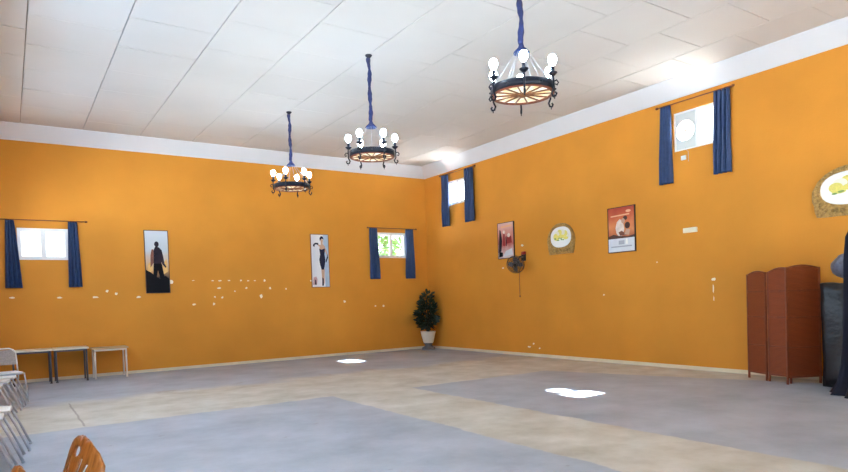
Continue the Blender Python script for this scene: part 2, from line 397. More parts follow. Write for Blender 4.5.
for i, (ax, h, d0, d1) in enumerate([('x', WW[3], XW-.03, XW-.1), ('y', SW[0], YS-.03, YS-.1), ('y', SW[1], YS-.03, YS-.1)]):  # glazed doors added in the unseen walls as openings for light
    u0, u1, z0, z1 = h
    fr = (lambda u, v, d: (u, d, v)) if ax == 'y' else (lambda u, v, d: (d, u, v))
    b = MB(); um = (u0+u1)/2
    for a, c in ((u0, um), (um, u1)):
        b.ring([(a, z0), (c, z0), (c, z1), (a, z1)], [(a+.07, z0+.1), (c-.07, z0+.1), (c-.07, z1-.08), (a+.07, z1-.08)], d0, d1, fr)
    r = struct(b.build('added_door_%d' % (i+1), 'alu'))
    g = MB(); dm = (d0+d1)/2
    for a, c in ((u0, um), (um, u1)):
        g.prism([(a+.06, z0+.09), (c-.06, z0+.09), (c-.06, z1-.07), (a+.06, z1-.07)], dm-.003, dm+.003, fr)
    g.build('pane', 'glass', r)

# ------------------------------------------------------------------ outside
b = MB(); b.box((-60, -60, -.6), (60, 60, -.3)); struct(b.build('ground_outside', 'extground'))
b = MB(); b.box((.1, YS, 3.3), (16, 1.5, 3.5)); b.box((15.8, YS, -.4), (16, 1.5, 3.3)); struct(b.build('added_bounce_slab', 'extbounce'))  # unseen white slab added to bounce sun through the high windows onto the ceiling

def leaves(b, center, rad, n, size, rnd, shape=None):
    for _ in range(n):
        while True:
            p = Vector((rnd.uniform(-1, 1), rnd.uniform(-1, 1), rnd.uniform(-1, 1)))
            if .3 < p.length < 1: break
        c = Vector(center)+Vector((p.x*rad[0], p.y*rad[1], p.z*rad[2]))
        d = (Vector((p.x, p.y, p.z*.5+.1)).normalized()+Vector((rnd.uniform(-.5, .5), rnd.uniform(-.5, .5), rnd.uniform(-.8, .3)))).normalized()
        sd = d.cross(Vector((rnd.uniform(-1, 1), rnd.uniform(-1, 1), rnd.uniform(-1, 1)))).normalized(); s = size*rnd.uniform(.6, 1.25); nm = d.cross(sd)
        pts = [c, c+d*s*.35+sd*s*.2+nm*s*.05, c+d*s*.7+sd*s*.16, c+d*s-nm*s*.12, c+d*s*.7-sd*s*.16, c+d*s*.35-sd*s*.2+nm*s*.05]
        if shape and not all(shape(q) for q in pts): continue
        b.poly(pts)
def tree(loc, rad, h, label, seed):
    rnd = random.Random(seed); t = thing('tree', label, 'tree', loc, 0, 'trees outside the window')
    b = MB(); b.tube([(0, 0, 0), (.03, .02, h*.4), (0, 0, h*.8)], [.09, .07, .04]); b.build('trunk', 'bark', t)
    b = MB(); leaves(b, (0, 0, h), rad, 620, .26, rnd); b.build('foliage', 'treeleaf', t, recalc=False)
tree((1.2, 5.0, -.3), (.62, .8, .9), 3.45, 'green tree outside, seen through the left half of the window near the corner', 1)
tree((2.7, 5.9, -.3), (.62, .8, .95), 3.35, 'green tree outside, seen through the right half of the window near the corner', 2)

# ------------------------------------------------------------------ curtains and rods
def curtain(axis, top, bot, zt, zb, seed, label, group):
    """pleated panel; origin at the middle of its top edge"""
    rnd = random.Random(seed); um = (top[0]+top[1])/2; off = .075; ph = rnd.uniform(0, 6)
    loc = (um, -off, zt) if axis == 'y' else (-off, um, zt)
    b = MB(); nu, nv = 44, 26; fold = 3.5; rows = []
    for j in range(nv+1):
        v = j/nv; row = []
        a = top[0]+(bot[0]-top[0])*v**.8; c = top[1]+(bot[1]-top[1])*v**.8
        dep = .028+.014*v
        for i in range(nu+1):
            q = i/nu; w = math.sin(q*fold*2*PI+ph+.5*math.sin(v*3+ph))
            u = a+(c-a)*q+.008*math.sin(q*fold*4*PI+ph) - um
            d = dep*w+.006*math.sin(v*9+q*5)
            z = (zb-zt)*v
            row.append(b.bm.verts.new((u, d, z) if axis == 'y' else (d, u, z)))
        rows.append(row)
    for j in range(nv):
        for i in range(nu): b.face([rows[j][i], rows[j][i+1], rows[j+1][i+1], rows[j+1][i]], True)
    o = b.build('curtain', 'navy'); o.location = loc
    m = o.modifiers.new('thickness', 'SOLIDIFY'); m.thickness = .006
    return tag(o, label, 'curtain', group)
def rod(axis, u0, u1, z, label):
    um = (u0+u1)/2; hl = (u1-u0)/2
    t = thing('curtain_rod', label, 'curtain rod', (um, -.075, z) if axis == 'y' else (-.075, um, z), 0 if axis == 'y' else PI/2, 'curtain rods above the windows')
    b = MB(); b.tube([(-hl, 0, 0), (hl, 0, 0)], .011, 10); b.build('rod', 'rodwood', t)
    for s in (-1, 1):
        b = MB(); prof = [(.0005, -.03), (.018, -.022), (.024, 0), (.018, .022), (.008, .032)]
        R = Matrix.Translation((s*(hl+.02), 0, 0)) @ Matrix.Rotation(PI/2, 4, 'Y'); b.lathe(prof, 12); b.bm.transform(R); b.build('finial', 'rodwood', t)
        k = 1 if axis == 'y' else -1
        b = MB(); b.box((s*(hl-.05)-.008, 0, -.008), (s*(hl-.05)+.008, .074, .008)) if axis == 'y' else b.box((s*(hl-.05)-.008, -.074, -.008), (s*(hl-.05)+.008, 0, .008))
        b.build('bracket', 'rodwood', t)
rod('y', -10.55, -8.96, 3.368, 'thin brown rod over the leftmost window, above the tables')
rod('y', -2.0, -.44, 3.495, 'thin brown rod over the low window nearest the corner plant')
rod('x', -2.44, -.90, 4.917, 'thin brown rod over the small high window next to the corner')
rod('x', -9.44, -8.0, 4.90, 'thin brown rod over the high window with the exhaust fan')
CG = 'navy curtains at the windows'
curtain('y', (-10.39, -10.25), (-10.45, -10.15), 3.355, 1.967, 1, 'navy curtain on the left side of the leftmost window above the tables', CG)
curtain('y', (-9.275, -9.105), (-9.315, -9.053), 3.355, 1.968, 2, 'navy curtain on the right side of the leftmost window above the tables', CG)
curtain('y', (-1.962, -1.754), (-1.973, -1.684), 3.482, 2.062, 3, 'navy curtain left of the window with trees, by the woman picture', CG)
curtain('y', (-.778, -.554), (-.802, -.509), 3.482, 2.063, 4, 'navy curtain right of the window with trees, over the plant', CG)
curtain('x', (-1.27, -.965), (-1.287, -.932), 4.904, 3.48, 5, 'navy curtain left of the high window nearest the corner', CG)
curtain('x', (-2.39, -2.006), (-2.404, -1.953), 4.904, 3.485, 6, 'navy curtain right of the high window nearest the corner', CG)
curtain('x', (-8.26, -8.08), (-8.27, -8.02), 4.887, 3.458, 7, 'navy curtain left of the high window with the exhaust fan', CG)
curtain('x', (-9.40, -9.142), (-9.398, -9.104), 4.887, 3.462, 8, 'navy curtain right of the high window with the exhaust fan', CG)

# exhaust fan filling one half of window_4
def circ(cu, cv, r, n=32): return [(cu+r*math.cos(2*PI*k/n), cv+r*math.sin(2*PI*k/n)) for k in range(n)]
def sq(cu, cv, hu, hv, n=32):
    out = []
    for k in range(n):
        a = 2*PI*k/n; x, y = math.cos(a), math.sin(a); m = max(abs(x), abs(y)); out.append((cu+hu*x/m, cv+hv*y/m))
    return out
fx = lambda u, v, d: (d, u, v)
t = thing('exhaust_fan', 'round grey exhaust fan set in the left half of the high right-hand window', 'exhaust fan', (.0475, -8.4965, 4.385))
b = MB(); b.ring(sq(0, 0, .1965, .325), circ(0, 0, .186), -.01, .01, fx); b.build('panel', 'greyfan', t)
b = MB(); b.ring(circ(0, 0, .1925), circ(0, 0, .182), -.03, .03, fx); b.build('ring', 'greyfan', t)
b = MB(); b.prism(circ(0, 0, .032, 20), -.02, .02, fx); b.build('hub', 'greyfan', t)
for k in range(5):
    a = 2*PI*k/5; ca, sa = math.cos(a), math.sin(a); b = MB()
    pts = [(.03, -.018, -.008), (.172, -.02, -.03), (.174, .014, .022), (.03, .01, .012)]
    vs = [(d, u*ca-v*sa, u*sa+v*ca) for u, v, d in pts]; vs2 = [(p[0]+.003, p[1], p[2]) for p in vs]
    A = [b.bm.verts.new(p) for p in vs]; B = [b.bm.verts.new(p) for p in vs2]; b.face(A); b.face(B[::-1])
    for i in range(4): b.face([A[i], A[(i+1) % 4], B[(i+1) % 4], B[i]])
    b.build('blade', 'greyfan', t)
b = MB(); b.tube([(-.03, .0, -.3), (-.06, -.03, -.36), (-.065, -.075, -.40), (-.07, -.078, -.58)], .004, 6); b.build('pull_cord', 'rod', t)
o = MB().box((-.022, -.05, -.04), (0, .05, .04), bevel=.006).build('pull_switch', 'alu'); o.location = (0, -8.47, 3.89); tag(o, 'small white switch on the wall just below the exhaust fan window', 'switch')
# ------------------------------------------------------------------ pictures
def framed(name, label, cat, axis, u, z, w, h, th, prints, edge='blackframe', group=None, fw=.014):
    """flat panel hung on the wall; prints: list of (material, polygon in 0..1) layered from back to front; u grows to the viewer's right"""
    rz = 0 if axis == 'y' else -PI/2
    t = thing(name, label, cat, (u, 0, z) if axis == 'y' else (0, u, z), rz, group)
    fr = lambda a, c, d: (a, -d, c)
    b = MB(); b.ring([(-w/2, -h/2), (w/2, -h/2), (w/2, h/2), (-w/2, h/2)], [(-w/2+fw, -h/2+fw), (w/2-fw, -h/2+fw), (w/2-fw, h/2-fw), (-w/2+fw, h/2-fw)], .002, th, fr); b.build('frame', edge, t)
    b = MB(); ms = []
    iw, ih = w-2*fw, h-2*fw
    for k, (mn, pts) in enumerate(prints):
        if mn not in ms: ms.append(mn)
        b.mi = ms.index(mn); d = th-.006+.0006*k
        P = [((a-.5)*iw, (c-.5)*ih) for a, c in pts]
        if k == 0: b.prism(P, .003, d, fr)
        else:
            vs = [b.bm.verts.new(fr(a, c, d)) for a, c in P]; f = b.face(vs)
            if f:
                f.normal_update()
                if f.normal.y > 0: f.normal_flip()
                bmesh.ops.triangulate(b.bm, faces=[f])
    b.build('print', ms, t, recalc=False)
    return t
SQ = [(0, 0), (1, 0), (1, 1), (0, 1)]
def ell(cu, cv, a, c, n=16): return [(cu+a*math.cos(2*PI*k/n), cv+c*math.sin(2*PI*k/n)) for k in range(n)]
M['manbg'] = grad_mat('dusk_sky_print', [(0, (18, 12, 18)), (.24, (34, 22, 26)), (.34, (196, 140, 80)), (.46, (206, 170, 130)), (.7, (188, 196, 204)), (1, (196, 204, 214))], 2, -.7, .7, 5, .2)
M['dark1'] = mat('print_black', (14, 12, 18), .6, spec=.15); M['dark2'] = mat('print_dark_blue', (46, 38, 48), .6, var=.25, scale=8, spec=.15); M['skin'] = mat('print_skin', (196, 156, 134), .5)
M['glow'] = mat('print_orange_glow', (222, 172, 96), .5, var=.12, scale=12); M['brownp'] = mat('print_brown', (124, 70, 52), .5, var=.2, scale=10)
framed('picture', 'tall narrow picture of a dark standing figure against a glowing sky', 'picture', 'y', -7.525, 2.52, .52, 1.44, .03, [
    ('manbg', SQ),
    ('glow', [(.05, .3), (.3, .36), (.28, .52), (.1, .46)]), ('glow', [(.72, .28), (.95, .34), (.92, .55), (.75, .46)]),
    ('dark1', [(0, 0), (1, 0), (1, .22), (.85, .27), (.6, .22), (.4, .27), (.2, .33), (0, .37)]),
    ('brownp', [(.2, .40), (.34, .48), (.36, .70), (.28, .7), (.22, .6)]),
    ('dark2', [(.34, .46), (.36, .68), (.42, .735), (.6, .735), (.72, .69), (.78, .58), (.82, .47), (.9, .42), (.86, .40), (.72, .46), (.70, .50), (.68, .46)]),
    ('dark1', [(.34, .47), (.3, .22), (.42, .18), (.52, .36), (.64, .18), (.82, .2), (.70, .47)]),
    ('dark2', [(.44, .72), (.56, .72), (.55, .77), (.45, .77)]), ('dark2', ell(.5, .785, .10, .046))])
M['ladybg'] = grad_mat('pale_grey_print', [(0, (226, 222, 226)), (.2, (214, 214, 222)), (.6, (232, 230, 232)), (1, (200, 208, 220))], 0, -.3, .3, 4, .3)
M['pinkp'] = mat('print_pink', (190, 150, 156), .5, var=.2, scale=12); M['navyp'] = mat('print_navy', (28, 30, 54), .6, spec=.15)
M['bluegrey'] = mat('print_blue_grey', (168, 188, 208), .5, var=.1, scale=8); M['bwood'] = mat('brown_frame_edge', (136, 92, 62), .5)
framed('picture', 'tall narrow pale picture of a woman in a fitted black dress', 'picture', 'y', -3.465, 2.565, .52, 1.41, .035, [
    ('ladybg', SQ), ('bluegrey', [(.76, 0), (1, 0), (1, 1), (.7, 1)]), ('pinkp', [(.02, .04), (.26, .04), (.3, .14), (.24, .2), (.08, .18)]), ('dark2', [(.14, .04), (.24, .04), (.22, .13), (.16, .14)]),
    ('skin', [(.58, .06), (.7, .06), (.74, .34), (.54, .34)]), ('navyp', [(.56, .02), (.66, .02), (.66, .16), (.58, .18)]),
    ('skin', [(.46, .72), (.5, .78), (.56, .82), (.56, .88), (.68, .88), (.68, .82), (.8, .78), (.84, .7), (.78, .66), (.5, .66)]),
    ('navyp', [(.46, .73), (.6, .715), (.8, .74), (.76, .62), (.8, .52), (.76, .42), (.70, .33), (.56, .33), (.48, .42), (.44, .52), (.50, .62)]),
    ('skin', [(.80, .75), (.88, .70), (.94, .62), (.9, .60), (.82, .68)]), ('navyp', [(.94, .64), (.96, .56), (.84, .46), (.8, .49), (.9, .58)]),
    ('skin', [(.5, .76), (.38, .8), (.37, .83), (.52, .8)]), ('navyp', [(.42, .84), (.24, .845), (.12, .815), (.10, .78), (.18, .765), (.2, .78), (.2, .8), (.28, .815), (.4, .80)]),
    ('skin', ell(.62, .885, .075, .035)), ('navyp', [(.5, .88), (.5, .94), (.58, .975), (.68, .965), (.74, .91), (.68, .915), (.6, .925), (.55, .9)])], 'bwood')
M['p1bg'] = grad_mat('warm_orange_print', [(0, (150, 60, 34)), (.3, (176, 84, 50)), (.55, (214, 136, 84)), (.8, (196, 92, 54)), (1, (170, 62, 38))], 2, -.45, .45, 5, .35)
M['titlep'] = mat('print_pale_title', (228, 176, 140), .5); M['palep'] = mat('print_pale_blue', (212, 218, 226), .5, var=.04, scale=8); M['whitec'] = mat('print_white_cloth', (222, 206, 196), .5, var=.15, scale=14); M['txt'] = mat('print_grey_text', (164, 172, 186), .5); M['hair'] = mat('print_dark_hair', (78, 44, 34), .5)
E1 = framed('poster', 'orange poster of two figures with pale caption band, right of both ovals', 'poster', 'x', -7.055, 2.735, .67, .92, .035, [
    ('p1bg', SQ), ('titlep', [(.1, .80), (.82, .815), (.82, .845), (.1, .83)]), ('titlep', ell(.78, .9, .1, .03)),
    ('whitec', [(.32, .42), (.28, .54), (.34, .68), (.46, .74), (.58, .66), (.62, .5), (.56, .36), (.4, .34)]), ('hair', ell(.74, .58, .1, .075)), ('hair', ell(.66, .75, .08, .05)), ('skin', ell(.58, .69, .07, .06)),
    ('brownp', [(.46, .36), (.4, .44), (.52, .47), (.62, .42), (.7, .36)]), ('skin', [(.62, .38), (.7, .5), (.84, .48), (.8, .36)]), ('hair', [(0, .27), (1, .3), (1, .36), (.75, .33), (.4, .36), (.2, .4), (0, .36)]),
    ('palep', [(0, 0), (1, 0), (1, .3), (0, .3)]), ('txt', [(.1, .10), (.9, .10), (.9, .13), (.1, .13)]), ('txt', [(.4, .16), (.62, .16), (.62, .25), (.4, .25)]), ('white', [(.66, .16), (.76, .16), (.74, .28), (.68, .28)])])
M['p2bg'] = grad_mat('faded_red_print', [(0, (216, 206, 206)), (.22, (206, 168, 164)), (.4, (184, 96, 88)), (.7, (206, 140, 128)), (1, (222, 186, 178))], 2, -.45, .45, 6, .3)
framed('poster', 'faded red poster with figures hanging just above the wall fan', 'poster', 'x', -3.545, 2.85, .6, .9, .035, [
    ('p2bg', SQ), ('dark2', [(.02, .16), (.2, .2), (.26, .5), (.18, .8), (.1, .82), (.06, .5)]), ('titlep', [(.2, .86), (.9, .88), (.9, .94), (.2, .92)]), ('redp', [(.3, .36), (.46, .34), (.44, .76), (.36, .78)]), ('redp', [(.54, .4), (.9, .42), (.86, .6), (.6, .7)]),
    ('whitec', ell(.7, .64, .1, .06)), ('whitec', ell(.4, .74, .08, .05)), ('dark2', [(.5, .34), (.56, .34), (.56, .62), (.5, .6)]), ('palep', [(.3, .04), (.95, .08), (.9, .26), (.5, .2)]), ('dark1', [(.04, .03), (.3, .05), (.3, .16), (.06, .2)])])

def arch_frame(u, z, w, h, label):
    """ornate horseshoe-arched frame: flat foot, domed top; oval flower picture inside"""
    t = thing('arched_picture', label, 'framed picture', (0, u, z), -PI/2, 'arched flower pictures on the right wall')
    fr = lambda a, c, d: (a, -d, c)
    def outer_in(x, y):
        if y < 0: return False
        hw_ = w/2 if y > .42*h else w/2*(.88+.12*y/(.42*h))
        if abs(x) > hw_: return False
        return y <= .42*h or (x/(w/2))**2+((y-.42*h)/(.58*h))**2 <= 1
    def inner_in(x, y):
        return abs(x/(w*.405))**2.4+abs((y-.54*h)/(h*(.345 if y > .54*h else .33)))**2.4 <= 1
    def radial(fn, n=44):
        pts = []
        for k in range(n):
            a = 2*PI*(k+.5)/n; lo, hi = 0., 2.
            for _ in range(40):
                m_ = (lo+hi)/2
                if fn(m_*math.cos(a), .5*h+m_*math.sin(a)): lo = m_
                else: hi = m_
            pts.append((lo*math.cos(a), .5*h+lo*math.sin(a)))
        return pts
    out = [(p[0]*(1+.02*(i % 2)), p[1]) for i, p in enumerate(radial(outer_in))]; inn = radial(inner_in)
    b = MB(); b.ring(out, inn, .002, .05, fr)
    for i in range(0, 44, 2):       # carved beads around the arch
        c = ((out[i][0]+inn[i][0])/2, (out[i][1]+inn[i][1])/2); b.lathe([(.0005, -.022), (.017, -.014), (.022, 0), (.017, .014), (.0005, .022)], 8, (c[0], -.05, c[1]))
    for k in range(5):              # carved scrolls on the foot
        x = (k-2)*w*.12; b.lathe([(.0005, -.03), (.024, -.02), (.03, 0), (.024, .02), (.0005, .03)], 8, (x, -.048, h*.11))
    b.build('frame', 'bronze', t)
    b = MB(); b.prism(inn, .003, .02, fr); pr = b.build('print', 'white', t)
    b = MB(); rnd = random.Random(int(w*1000)); cz = h*.56
    for k in range(6):
        a = PI*(.08+.84*k/5); x, zz = .17*w*math.cos(a)*1.25, cz-.02+.17*h*math.sin(a)
        q = ell(x, zz, .09*w, .1*h, 14); b.mi = 0 if k % 2 else 2
        b.face([b.bm.verts.new(fr(p[0], p[1], .0215+.0004*k)) for p in q])
    for k, (x, zz, a, c) in enumerate([(0, cz, .15, .07), (-.12, cz-.05, .1, .045), (.13, cz-.04, .1, .05)]):
        b.mi = 0; b.face([b.bm.verts.new(fr(p[0], p[1], .0245+.0004*k)) for p in ell(x*w*1.4, zz, a*w*.9, c*h, 14)])
    b.mi = 1
    for k in range(9):
        x, zz = rnd.uniform(-.24, .24)*w, cz-.03*h-rnd.uniform(0, .08)*h
        b.face([b.bm.verts.new(fr(p[0], p[1], .026+.0003*k)) for p in ell(x, zz, .035*w, .02*h, 10)])
    bmesh.ops.recalc_face_normals(b.bm, faces=b.bm.faces)
    for f in b.bm.faces:
        if f.normal.y > 0: f.normal_flip()
    b.build('flowers', ['yellow', 'green', 'white2'], t, recalc=False)
    return t
M['white2'] = mat('pale_petal', (232, 230, 214), .6)
arch_frame(-5.40, 2.37, .80, .69, 'arched bronze frame with white flower picture between the two posters')
arch_frame(-11.21, 2.50, 1.1, .74, 'arched bronze frame with flower picture above the brown screen, cut by right edge')

o = MB().box((-.05, -.135, -.045), (0, .135, .045), bevel=.01).build('emergency_light', 'box'); o.location = (0, -8.58, 2.555); tag(o, 'small cream rectangular box on the orange wall right of the orange poster', 'wall box')

# ------------------------------------------------------------------ wall fan
t = thing('wall_fan', 'black caged fan on the right wall below the red poster', 'wall fan', (0, -4.16, 2.385))
b = MB(); b.box((-.04, -.07, -.09), (0, .07, .09), bevel=.01); b.tube([(-.03, 0, 0), (-.14, -.0, .02), (-.22, -.02, -.07), (-.27, -.03, -.12)], .018, 8); b.build('bracket', 'blackplastic', t)
hc = Vector((-.33, -.06, -.17)); ax = Vector((-.80, -.50, -.30)).normalized()
Rm = ax.to_track_quat('Z', 'Y').to_matrix().to_4x4(); Rm.translation = hc; Rm = Rm @ Matrix.Scale(1.12, 4)
b = MB(); b.lathe([(.0005, -.17), (.05, -.165), (.065, -.12), (.065, -.03), (.05, 0), (.0005, 0)], 16); b.bm.transform(Rm); b.build('motor', 'blackplastic', t)
b = MB()
for z, r in ((-.03, .12), (.0, .175), (.03, .19), (.06, .175), (.072, .14), (.085, .1), (.09, .06)):
    b.tube([(r*math.cos(2*PI*k/28), r*math.sin(2*PI*k/28), z) for k in range(28)], .0055 if r == .19 else .0035, 5, closed=True)
for k in range(40):
    a = 2*PI*k/40; c, s = math.cos(a), math.sin(a)
    b.tube([(r*c, r*s, z) for r, z in ((.05, -.04), (.12, -.03), (.175, 0), (.19, .03), (.175, .06), (.1, .085), (.03, .09))], .0022, 4)
b.lathe([(.0005, .082), (.035, .084), (.035, .094), (.0005, .096)], 14); b.bm.transform(Rm); b.build('cage', 'blackplastic', t)
for k in range(4):
    b = MB(); a = 2*PI*k/4
    pts = [(.02, -.02, .02), (.09, -.06, .014), (.155, -.05, .012), (.16, .03, .044), (.09, .04, .046), (.02, .02, .036)]
    vs = [b.bm.verts.new((x*math.cos(a)-y*math.sin(a), x*math.sin(a)+y*math.cos(a), z)) for x, y, z in pts]
    vt = [b.bm.verts.new(v.co+Vector((0, 0, .004))) for v in vs]; b.face(vs); b.face(vt[::-1])
    for i in range(6): b.face([vs[i], vs[(i+1) % 6], vt[(i+1) % 6], vt[i]])
    b.bm.transform(Rm); b.build('blade', 'steel', t)
o = MB().box((-.07, -.05, -.035), (-.0, .05, .035), bevel=.008).build('switch_box', 'redp', t); o.location = (0, -.02, .1); o['label'] = 'dark red switch box'
b = MB(); b.tube([(-.05, .0, -.08), (-.07, .10, -.3), (-.05, .14, -.6), (-.04, .145, -.92)], .006, 6); b.tube([(-.04, .145, -.92), (-.04, .145, -.96)], .014, 8); b.build('pull_cord', 'brownp', t)

# ------------------------------------------------------------------ chandeliers
def chandelier(loc, label, bulb_az, drop):
    """wagon-wheel chandelier; origin at the wheel centre, ceiling 'drop' above"""
    t = thing('chandelier', label, 'chandelier', loc, bulb_az, 'wagon wheel chandeliers')
    R = .35
    b = MB(); b.lathe([(R-.012, -.04), (R+.004, -.04), (R+.004, .04), (R-.012, .04), (R-.012, -.04)], 48); 
    for k in range(6):
        a = PI/6+k*PI/3; b.lathe([(.0005, -.012), (.012, -.006), (.012, .006), (.0005, .012)], 8, (R*math.cos(a)*1.02, R*math.sin(a)*1.02, 0))
    b.build('rim_band', 'iron', t)
    b = MB(); b.lathe([(R-.04, -.05), (R-.008, -.05), (R-.008, -.02), (R-.04, -.02), (R-.04, -.05)], 48); b.build('wheel_rim', 'rimwood', t)
    b = MB(); b.lathe([(.055, -.034), (R-.02, -.034)], 48, caps=False); b.build('amber_disc', 'amber', t)
    b = MB(); b.lathe([(.0005, -.07), (.03, -.068), (.045, -.05), (.062, -.045), (.062, .02), (.04, .045), (.0005, .05)], 20); b.build('hub', 'spoke', t)
    for k in range(14):
        a = 2*PI*(k+.5)/14; m = Matrix.Rotation(a, 4, 'Z')
        b = MB(); b.box((.05, -.006, -.048), (R-.03, .006, -.028), m); b.build('spoke', 'spoke', t)
    for k in range(6):
        a = k*PI/3; m = Matrix.Rotation(a, 4, 'Z'); b = MB(); y = 0
        # scroll bracket clasping the rim, hook below
        b.tube([(R+.012, 0, .11), (R+.02, 0, .05), (R+.02, 0, -.05), (R-.005, 0, -.1), (R+.01, 0, -.135), (R+.04, 0, -.135), (R+.052, 0, -.11), (R+.036, 0, -.095)], .011, 8)
        b.tube([(R+.02, 0, .02), (R+.055, 0, .03), (R+.075, 0, .0), (R+.06, 0, -.025), (R+.042, 0, -.01)], .008, 6)
        b.tube([(R+.028, 0, -.14), (R+.028, .0, -.165)], .006, 6)
        b.bm.transform(m); arm = b.build('scroll_bracket', 'iron', t)
        b = MB(); b.lathe([(.0005, .08), (.02, .082), (.05, .112), (.05, .118), (.02, .12), (.02, .17), (.024, .175), (.018, .185), (.0005, .185)], 16, (R+.012, 0, 0)); b.bm.transform(m); h = b.build('candle_cup', 'iron', t)
        b = MB(); b.lathe([(.012, .18), (.018, .195), (.038, .22), (.047, .248), (.044, .276), (.03, .302), (.0005, .316)], 16, (R+.012, 0, 0)); b.bm.transform(m); b.build('bulb', 'bulb', h)
    zc = .46
    b = MB(); b.lathe([(.016, zc+.1), (.026, zc+.05), (.036, zc+.02), (.085, zc-.03), (.09, zc-.045), (.03, zc-.03), (.0005, zc-.02)], 18); b.build('crown', 'iron' if False else 'blueband', t)
    for k in range(6):
        a = k*PI/3+PI/6; c, s = math.cos(a), math.sin(a)
        b = MB(); b.tube([(.075*c, .075*s, zc-.04), ((R-.01)*c, (R-.01)*s, .035)], .0028, 6); b.build('stay_rod', 'rod', t)
    b = MB(); n = 40; L0 = zc+.06; pts = []; rs = []; rnd = random.Random(int(loc[1]*10)+50)
    for i in range(n+1):
        v = i/n; z = L0+(drop-.05-L0)*v
        pts.append((.007*math.sin(v*17), .007*math.cos(v*13), z)); rs.append(.017+.017*abs(math.sin(v*PI*3.4+.4))**.8+.003*math.sin(v*60))
    b.tube(pts, rs, 10); b.build('fabric_sleeve', 'blueband', t)
    b = MB(); b.lathe([(.0005, drop-.07), (.02, drop-.07), (.03, drop-.04), (.055, drop-.012), (.055, drop-.001), (.0005, drop-.001)], 18); b.build('ceiling_hook_plate', 'iron', t)
    return t
chandelier((-5.585, -3.46, 3.80), 'wagon wheel chandelier farthest from the camera, nearest the back wall', math.radians(50.2), ZC-3.80)
chandelier((-5.585, -6.76, 3.75), 'middle of the three wagon wheel chandeliers hanging on blue sleeves', math.radians(30.5), ZC-3.75)
chandelier((-5.585, -10.18, 3.73), 'nearest and largest-looking wagon wheel chandelier, its top beyond the picture edge', math.radians(50), ZC-3.73)

# ------------------------------------------------------------------ plant in the corner
t = thing('potted_plant', 'bushy dark green plant in a white pot on a grey pedestal in the corner', 'potted plant', (-.37, -.46, 0))
b = MB(); b.lathe([(.19, 0), (.19, .05), (.12, .09), (.10, .13), (.14, .185), (.0005, .185)], 24); b.build('pedestal', 'stone', t)
b = MB(); b.lathe([(.0005, .185), (.13, .185), (.15, .22), (.2, .42), (.215, .5), (.225, .52), (.2, .525), (.19, .49), (.0005, .48)], 28); p = b.build('pot', 'pot', t)
b = MB(); b.lathe([(.0005, .49), (.188, .488), (.0005, .5)], 20); b.build('soil', 'soil', p)
b = MB(); rnd = random.Random(11)
for k in range(6):
    a = k*1.1; b.tube([(.03*math.cos(a), .03*math.sin(a), .48), (.08*math.cos(a), .08*math.sin(a), .8), (.17*math.cos(a+.5), .17*math.sin(a+.5), 1.2)], [.012, .01, .006], 6)
b.tube([(0, 0, .48), (.01, 0, 1.0), (0, .01, 1.5)], [.016, .012, .006], 6); b.build('stem', 'stem', t)
b = MB()
inroom = lambda q: q.x < .34 and q.y < .43
leaves(b, (-.02, 0, 1.02), (.25, .27, .34), 300, .17, rnd, inroom); leaves(b, (0, 0, 1.37), (.17, .18, .25), 140, .16, rnd, inroom); leaves(b, (-.02, 0, .8), (.2, .21, .2), 100, .16, rnd, inroom)
b.build('foliage', 'leaf', t, recalc=False)

# ------------------------------------------------------------------ tables along the far wall
def table(x0, x1, y0, y1, h, label, top, leg, double):
    xm, ym = (x0+x1)/2, (y0+y1)/2; w, d = x1-x0, y1-y0
    t = thing('table', label, 'table', (xm, ym, 0), 0, 'low tables against the far wall')
    b = MB(); b.box((-w/2, -d/2, h-.035), (w/2, d/2, h), bevel=.006); b.build('tabletop', top, t)
    b = MB(); i = .035
    b.box((-w/2+i, -d/2+i, h-.07), (w/2-i, -d/2+i+.02, h-.034)); b.box((-w/2+i, d/2-i-.02, h-.07), (w/2-i, d/2-i, h-.034))
    b.box((-w/2+i, -d/2+i, h-.07), (-w/2+i+.02, d/2-i, h-.034)); b.box((w/2-i-.02, -d/2+i, h-.07), (w/2-i, d/2-i, h-.034)); b.build('apron', leg, t)
    for sx in (-1, 1):
        for sy in (-1, 1):
            b = MB(); x, y = sx*(w/2-.045), sy*(d/2-.045)
            b.tube([(x, y, h-.05), (x+sx*.0, y, 0.012)], .018, 10); b.lathe([(.0005, 0), (.024, 0), (.022, .014), (.0005, .014)], 10, (x, y, 0)); b.build('leg', leg, t)
    return t
table(-10.42, -9.70, -.66, -.1, .70, 'pale-topped low table behind the chairs, leftmost of the row of tables', 'tabletop', 'steel', True)
table(-9.69, -9.05, -.66, -.1, .70, 'middle pale-topped low table with dark grey legs', 'tabletop', 'steel', True)
table(-8.98, -8.29, -.60, -.1, .655, 'rightmost low table, with a beige top and white legs', 'tan', 'whitemetal', False)

